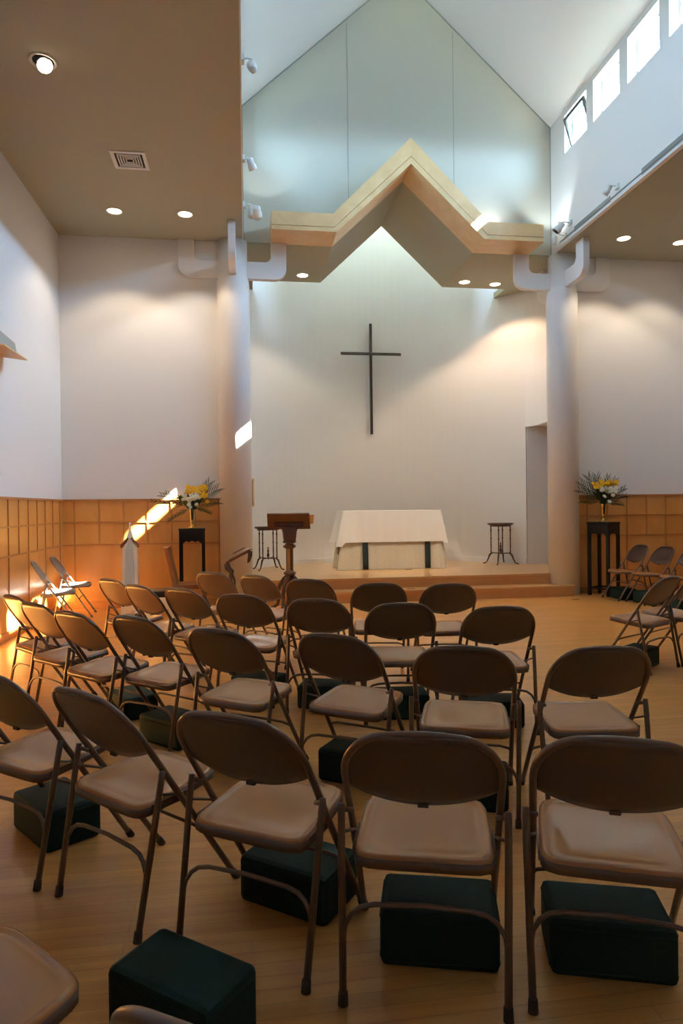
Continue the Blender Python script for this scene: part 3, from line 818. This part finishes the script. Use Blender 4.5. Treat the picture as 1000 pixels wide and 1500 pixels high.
# rest slopes toward the reader, its back faces the room
m = Matrix.Translation((0.0, -.02, 1.215)) @ Matrix.Rotation(R(-52), 4, 'X') @ Matrix.Rotation(R(0), 4, 'Z')
mb = MB(); mb.add([m @ Vector(p) for p in ((-.315, -.14, -.012), (.26, -.14, -.012), (.30, .13, -.012), (-.29, .13, -.012), (-.315, -.14, .012), (.26, -.14, .012), (.30, .13, .012), (-.29, .13, .012))], [(0,3,2,1),(4,5,6,7),(0,1,5,4),(1,2,6,5),(2,3,7,6),(3,0,4,7)])
mb.build('book_rest', REDWOOD, t, bevel=.004)
mb = MB(); mb.box((-.21, -.05, 1.145), (.20, -.0, 1.175)); mb.build('ledge', DARKWOOD, t, bevel=.004)
# flared bracket capital
rows = []
for z, hw, hd in ((.94, .075, .06), (1.0, .085, .06), (1.06, .09, .055), (1.10, .10, .05), (1.13, .13, .045), (1.15, .18, .04), (1.20, .19, .03)):
    rows.append([(-hw, -hd, z), (hw, -hd, z), (hw, hd, z), (-hw, hd, z)])
mb = MB(); mb.grid(rows, closed=True, smooth=False); mb.f.append((0, 3, 2, 1)); mb.sm.append(False); b = len(mb.v)-4; mb.f.append((b, b+1, b+2, b+3)); mb.sm.append(False)
mb.build('capital', REDWOOD, t)
mb = MB(); mb.lathe([(.06, .915), (.09, .925), (.095, .945), (.075, .96), (.06, .97)], 8, smooth=False); mb.lathe([(.055, .845), (.085, .86), (.09, .88), (.058, .905)], 8, smooth=False); mb.build('upper_collar', DARKWOOD, t)
mb = MB(); mb.lathe([(.050, .10), (.050, .94)], 8, smooth=False); mb.build('post', REDWOOD, t)
mb = MB(); mb.lathe([(.055, .475), (.085, .495), (.088, .515), (.055, .545)], 8, smooth=False); mb.build('lower_collar', DARKWOOD, t)
for k in range(4):
    a = R(45+90*k+8); c, s = math.cos(a), math.sin(a)
    mb = MB(); pr = []
    path = [(.03, .47), (.10, .42), (.16, .34), (.19, .24), (.185, .14), (.20, .07), (.26, .03), (.30, .022)]
    mb.tube([(c*u, s*u, z) for u, z in path], [.035, .032, .030, .028, .026, .024, .022, .018], 8)
    mb.build('leg', DARKWOOD, t)
mb = MB(); mb.lathe([(.02, .03), (.05, .06), (.06, .12)], 8, smooth=False); mb.build('pendant', DARKWOOD, t)
mb = MB(); m2 = Matrix.Translation((0.0, -.02, 1.215)) @ Matrix.Rotation(R(-52), 4, 'X')
pp = thing('sheet_music', 'cream paper sheet sticking out at the right of the lectern book rest', 'paper', (lx, ly_, 0), R(4))
mb.box((.10, -.10, .0135), (.335, .06, .018), m2); mb.build('sheet', BEAM, pp)

# ---------------------------------------------------------------- small reading desk before the left column
t = thing('reading_desk', 'small reading stand with scrolled dark brackets in front of the left column', 'book stand', (-.11, 9.05, 0), R(-6))
mb = MB(); m = Matrix.Translation((0, 0, .765)) @ Matrix.Rotation(R(-27), 4, 'Y')
mb.box((-.185, -.14, -.02), (.185, .14, .008), m); mb.build('desk_top', REDWOOD, t, bevel=.008)
for s in (-1, 1):
    mb = MB(); mb.tube([(-.165, s*.11, .665), (-.15, s*.11, .60), (-.10, s*.11, .55), (-.11, s*.11, .50), (-.075, s*.11, .42), (-.07, s*.11, .20), (-.07, s*.11, .02)], [.022, .026, .020, .022, .014, .013, .016], 8); mb.build('leg', DARKWOOD, t)
    mb = MB(); mb.tube([(.15, s*.11, .82), (.15, s*.11, .76), (.135, s*.11, .71), (.13, s*.11, .67)], [.020, .018, .014, .006], 8); mb.build('corbel', DARKWOOD, t)
mb = MB(); mb.box((-.20, -.13, 0), (.10, .13, .03)); mb.build('base', DARKWOOD, t, bevel=.006)
bk = thing('open_book', 'open book with a dark cover lying on the small reading stand', 'book', (-.11, 9.05, 0), R(-6))
m3 = m
mb = MB(); mb.box((-.13, -.12, .009), (.17, .12, .014), m3); mb.build('cover', BLACK, bk)
rows = []
for i in range(13):
    u = -.12+.28*i/12; h = .018+.018*math.sqrt(abs(math.sin(math.pi*2*(i/12))))
    rows.append([m3 @ Vector((u, -.11, h)), m3 @ Vector((u, .11, h))])
mb = MB(); mb.grid(rows); mb.build('pages', PAPER, bk, solid=.006)
mb = MB(); mb.box((-.05, -.10, .056), (.12, .06, .066), m3); mb.build('book_ribbon_board', BLACK, bk)

# ---------------------------------------------------------------- black flower pedestals
def pedestal(x, y, rz, label):
    t = thing('flower_pedestal', label, 'pedestal', (x, y, 0), R(rz), 'tall black lacquer pedestals holding flowers')
    h = .17; H = 1.13
    mb = MB(); mb.box((-h-.012, -h-.012, H-.025), (h+.012, h+.012, H)); mb.build('table_top', BLACK, t, bevel=.005)
    for k in range(4):
        mb = MB(); a = R(90*k)
        mm = Matrix.Rotation(a, 4, 'Z')
        pr = [(-h, H-.025), (-h, H-.21), (-h+.04, H-.21), (-.08, H-.17), (-.04, H-.185), (0, H-.165), (.04, H-.185), (.08, H-.17), (h-.04, H-.21), (h, H-.21), (h, H-.025)]
        b_ = MB(); b_.prism(pr[::-1], (-h, -h+.02), 'y'); mb.add([mm @ Vector(v) for v in b_.v], b_.f)
        mb.build('apron', BLACK, t)
    for sx in (-1, 1):
        for sy in (-1, 1):
            mb = MB(); mb.box((sx*(h-.018)-.023, sy*(h-.018)-.023, 0), (sx*(h-.018)+.023, sy*(h-.018)+.023, H-.025)); mb.build('leg', BLACK, t, bevel=.004)
    for k in range(4):
        mm = Matrix.Rotation(R(90*k), 4, 'Z'); mb = MB(); mb.box((-h+.03, -h+.01, .10), (h-.03, -h+.028, .125), mm); mb.build('stretcher', BLACK, t)
pedestal(-.76, 9.52, 4, 'tall black lacquer pedestal under the left flowers beside the left column')
pedestal(5.45, 9.61, 32, 'tall black lacquer pedestal under the right flowers beside the right column')

def vase(x, y, m_, label):
    t = thing('flower_vase', label, 'vase', (x, y, 1.13), 0, 'footed metal vases on the pedestals')
    mb = MB(); mb.lathe([(.065, 0), (.068, .008), (.05, .018), (.02, .03), (.014, .05), (.022, .065)], 24); mb.build('foot', BRASS, t)
    mb = MB(); mb.lathe([(.018, .065), (.024, .08), (.027, .10), (.028, .22), (.034, .26), (.042, .285), (.038, .285), (.026, .22), (.024, .1)], 24); mb.build('body', m_, t)
vase(-.755, 9.52, PEWTER, 'dull brass footed vase on the left pedestal'); vase(5.45, 9.61, BRASS, 'shining brass footed vase on the right pedestal')

def leaf_blade(mb, p0, p1, wid, droop=.02):
    p0 = Vector(p0); p1 = Vector(p1); d = p1-p0; L = d.length
    side = d.cross(Vector((0, 1, .3)))
    if side.length < 1e-5: side = Vector((1, 0, 0))
    side.normalize(); rows = []
    for i in range(5):
        t = i/4; ww = wid*math.sin(math.pi*(.12+.88*t))*.9+.0006
        c = p0+d*t+Vector((0, 0, -droop*t*t))
        rows.append([c-side*ww, c+Vector((0, 0, .002)), c+side*ww])
    mb.grid(rows)
def frond(origin, direc, L, parent, spread=.10, n=8, curve=.05):
    o = Vector(origin); d = Vector(direc).normalized(); mb = MB()
    pts = [o+d*L*t+Vector((0, 0, -curve*t*t)) for t in [i/8 for i in range(9)]]
    mb.tube(pts, .0028, 5)
    side = d.cross(Vector((0, 1, 0))).normalized()
    for i in range(n):
        t = .25+.75*i/(n-1); c = o+d*L*t+Vector((0, 0, -curve*t*t))
        for s in (-1, 1):
            ln = spread*(1.25-.5*t)
            leaf_blade(mb, c, c+(side*s*.50+d*.95)*ln*1.25+Vector((0, random.uniform(-.03, .03), 0)), .0055, .01)
    return mb.build('palm_frond', LEAF, parent, solid=.0012)
def flower(c, r, m_, parent, name):
    mb = MB()
    q = Vector((random.uniform(-.5, .5), -1, random.uniform(.2, .9))).to_track_quat('Z', 'Y').to_matrix().to_4x4()
    mm = Matrix.Translation(c) @ q
    for ringr, n, z, ln in ((.25, 7, .012, .55), (.35, 10, .006, .8), (.35, 13, 0, 1.0)):
        for k in range(n):
            a = 2*math.pi*k/n+z*90; c_, s_ = math.cos(a), math.sin(a); w_ = r*.20
            b0 = Vector((c_*r*.1, s_*r*.1, z)); b1 = Vector((c_*r*ln, s_*r*ln, z+.006)); sd = Vector((-s_, c_, 0))*w_
            mb.add([mm @ b0, mm @ ((b0+b1)/2+sd+Vector((0, 0, .004))), mm @ b1, mm @ ((b0+b1)/2-sd+Vector((0, 0, .004)))], [(0, 1, 2, 3)], True)
    mb.ball((0, 0, .006), r*.42, 8, .5, mm)
    return mb.build(name, m_, parent)
def bouquet(x, y, label, ylist, wlist, fronds, seed):
    random.seed(seed)
    t = thing('flower_bouquet', label, 'flowers', (x, y, 1.40), 0, 'bouquets of yellow and white chrysanthemums')
    mb = MB()
    for k in range(210):
        a = random.uniform(0, 2*math.pi); rr = random.uniform(.02, .17); h = random.uniform(.0, .22)
        rr = random.uniform(.35, 1)*(.05+.72*h)
        c = Vector((rr*math.cos(a), rr*math.sin(a)*.6, h))
        leaf_blade(mb, c*.55, c+Vector((random.uniform(-.03, .03), random.uniform(-.03, .03), random.uniform(.01, .05))), .018, .015)
    mb.build('foliage', STEM, t, solid=.001)
    mb = MB()
    for k in range(12):
        a = 2*math.pi*k/12; mb.tube([(0.01*math.cos(a), .01*math.sin(a), -.15), (.02*math.cos(a), .02*math.sin(a), -.0), (.10*math.cos(a), .07*math.sin(a), .16)], .003, 5)
    mb.build('stems', STEM, t)
    for p in ylist: flower(p, random.uniform(.030, .040), YELLOW, t, 'yellow_bloom')
    for p in wlist: flower(p, random.uniform(.030, .040), WPETAL, t, 'white_bloom')
    for d, L, sp in fronds: frond((0, .01, .02), d, L, t, sp)
def cloud(cx_, cz, rx, rz_, n, y0=-.10, y1=.02):
    return [(cx_+random.uniform(-rx, rx), random.uniform(y0, y1), cz+random.uniform(-rz_, rz_)) for _ in range(n)]
random.seed(5)
yl = cloud(.07, .27, .13, .05, 30, -.06, .06)+cloud(.17, .20, .05, .04, 8)+[(.21, -.02, .10)]
wl = cloud(-.02, .15, .13, .045, 26, -.13, -.05)+[(-.01, -.12, .02), (.07, -.12, .06), (-.03, -.13, .06)]
bouquet(-.755, 9.50, 'bouquet of yellow and white chrysanthemums with palm fronds, left, beside the sun streak', yl, wl,
        [((.85, 0, .75), .44, .13), ((.6, .05, 1.0), .44, .12), ((1, 0, .35), .36, .10), ((-1, 0, .55), .46, .08), ((-1, 0, .28), .55, .06), ((-.9, -.1, -.35), .33, .05), ((1, 0, -.1), .24, .05), ((-1, -.1, .75), .42, .07)], 3)
random.seed(9)
yl = cloud(.03, .33, .10, .04, 16, -.04, .06)+cloud(-.15, .29, .07, .04, 12)+cloud(.14, .33, .05, .04, 8)
wl = cloud(.02, .22, .12, .035, 24, -.13, -.05)+[(.02, -.12, .04), (-.06, -.12, .12), (.08, -.12, .14)]
bouquet(5.45, 9.59, 'bouquet of yellow and white chrysanthemums with palm fronds, right, in the bright brass vase', yl, wl,
        [((-1, 0, 1.0), .50, .13), ((-.6, 0, 1.1), .50, .13), ((-1, 0, .65), .44, .12), ((-.2, .05, 1), .46, .12), ((.5, .05, 1), .44, .10), ((1, 0, .8), .42, .09), ((1, 0, .45), .38, .08), ((1, 0, .1), .30, .07), ((.2, .05, 1), .45, .10), ((-1, 0, .25), .35, .10)], 4)

# ---------------------------------------------------------------- wooden armchair, candle pillar, cushioned bench
t = thing('wooden_chair', 'oak chair with a tall solid back, in profile before the left pedestal', 'chair', (-.78, 9.02, 0), R(-88))
# local +y is the facing direction
mb = MB(); mb.prism([(-.30, .905), (-.235, .905), (-.13, .42), (-.16, .05), (-.22, .05), (-.19, .42)], (-.21, .21), 'x'); mb.build('backrest', OAK, t, bevel=.006)
mb = MB(); mb.box((-.22, -.19, .36), (.22, .25, .42)); mb.build('seat', OAK, t, bevel=.008)
mb = MB(); mb.box((-.20, .215, .22), (.20, .24, .36)); mb.build('apron', OAK, t)
for sx in (-1, 1):
    for yy in (-.17, .21):
        mb = MB(); mb.box((sx*.19-.022, yy-.022, 0), (sx*.19+.022, yy+.022, .36)); mb.build('leg', OAK, t)
t = thing('candle_pillar', 'white tapered pillar with pale blue face and pointed spike against the wainscot', 'pillar', (-1.49, 8.86, 0), R(4))
mb = MB(); rows = [[(-a, -a, z), (a, -a, z), (a, a, z), (-a, a, z)] for a, z in ((.115, 0), (.085, .90), (.065, .93), (.035, 1.06), (.012, 1.14))]
mb.grid(rows, closed=True, smooth=False); mb.f.append((0, 3, 2, 1)); mb.sm.append(False); b = len(mb.v)-4; mb.f.append((b, b+1, b+2, b+3)); mb.sm.append(False); mb.build('body', WPAINT, t)
mb = MB(); mb.add([(-.072, -.118, .02), (.072, -.118, .02), (.048, -.089, .90), (0, -.06, 1.00), (-.048, -.089, .90)], [(0, 1, 2, 3, 4)]); mb.build('blue_panel', PALEBLUE, t, solid=.004)
for s in (-1, 1):
    mb = MB(); mb.tube([(s*.02, -.05, 1.04), (s*.06, -.06, .985), (s*.095, -.06, .95), (s*.108, -.06, .915)], [.012, .020, .020, .012], 8); mb.build('shoulder', REDWOOD, t)
mb = MB(); mb.tube([(.0, 0, 1.13), (0, 0, 1.24)], [.012, .009], 8); mb.build('spike', WPAINT, t)
t = thing('bench', 'white legged bench with a black padded top between the rows and the wainscot', 'bench', (-1.17, 8.25, 0), R(2))
mb = MB(); mb.box((-.30, -.19, .36), (.30, .19, .435)); mb.build('cushion', BLACK, t, bevel=.02)
mb = MB(); mb.box((-.29, -.18, .22), (.29, .18, .359)); mb.build('apron', WPAINT, t)
for sx in (-1, 1):
    for sy in (-1, 1):
        mb = MB(); mb.box((sx*.26-.025, sy*.15-.025, 0), (sx*.26+.025, sy*.15+.025, .22)); mb.build('leg', WPAINT, t)

# ---------------------------------------------------------------- small floor slots
for x, y, z, lab in ((4.78, 9.22, 0, 'small dark slot plate in the floor beside the right column'), (2.70, 11.0, ZP, 'small dark slot plate in the platform before the altar'), (2.42, 9.72, .165, 'small dark slot plate in the lower step tread')):
    o = MB().box((-.055, -.018, 0), (.055, .018, .003)).build('floor_outlet', DARKSLOT, loc=(x, y, z)); tag(o, lab, 'floor outlet', 'small slot plates in the floor')
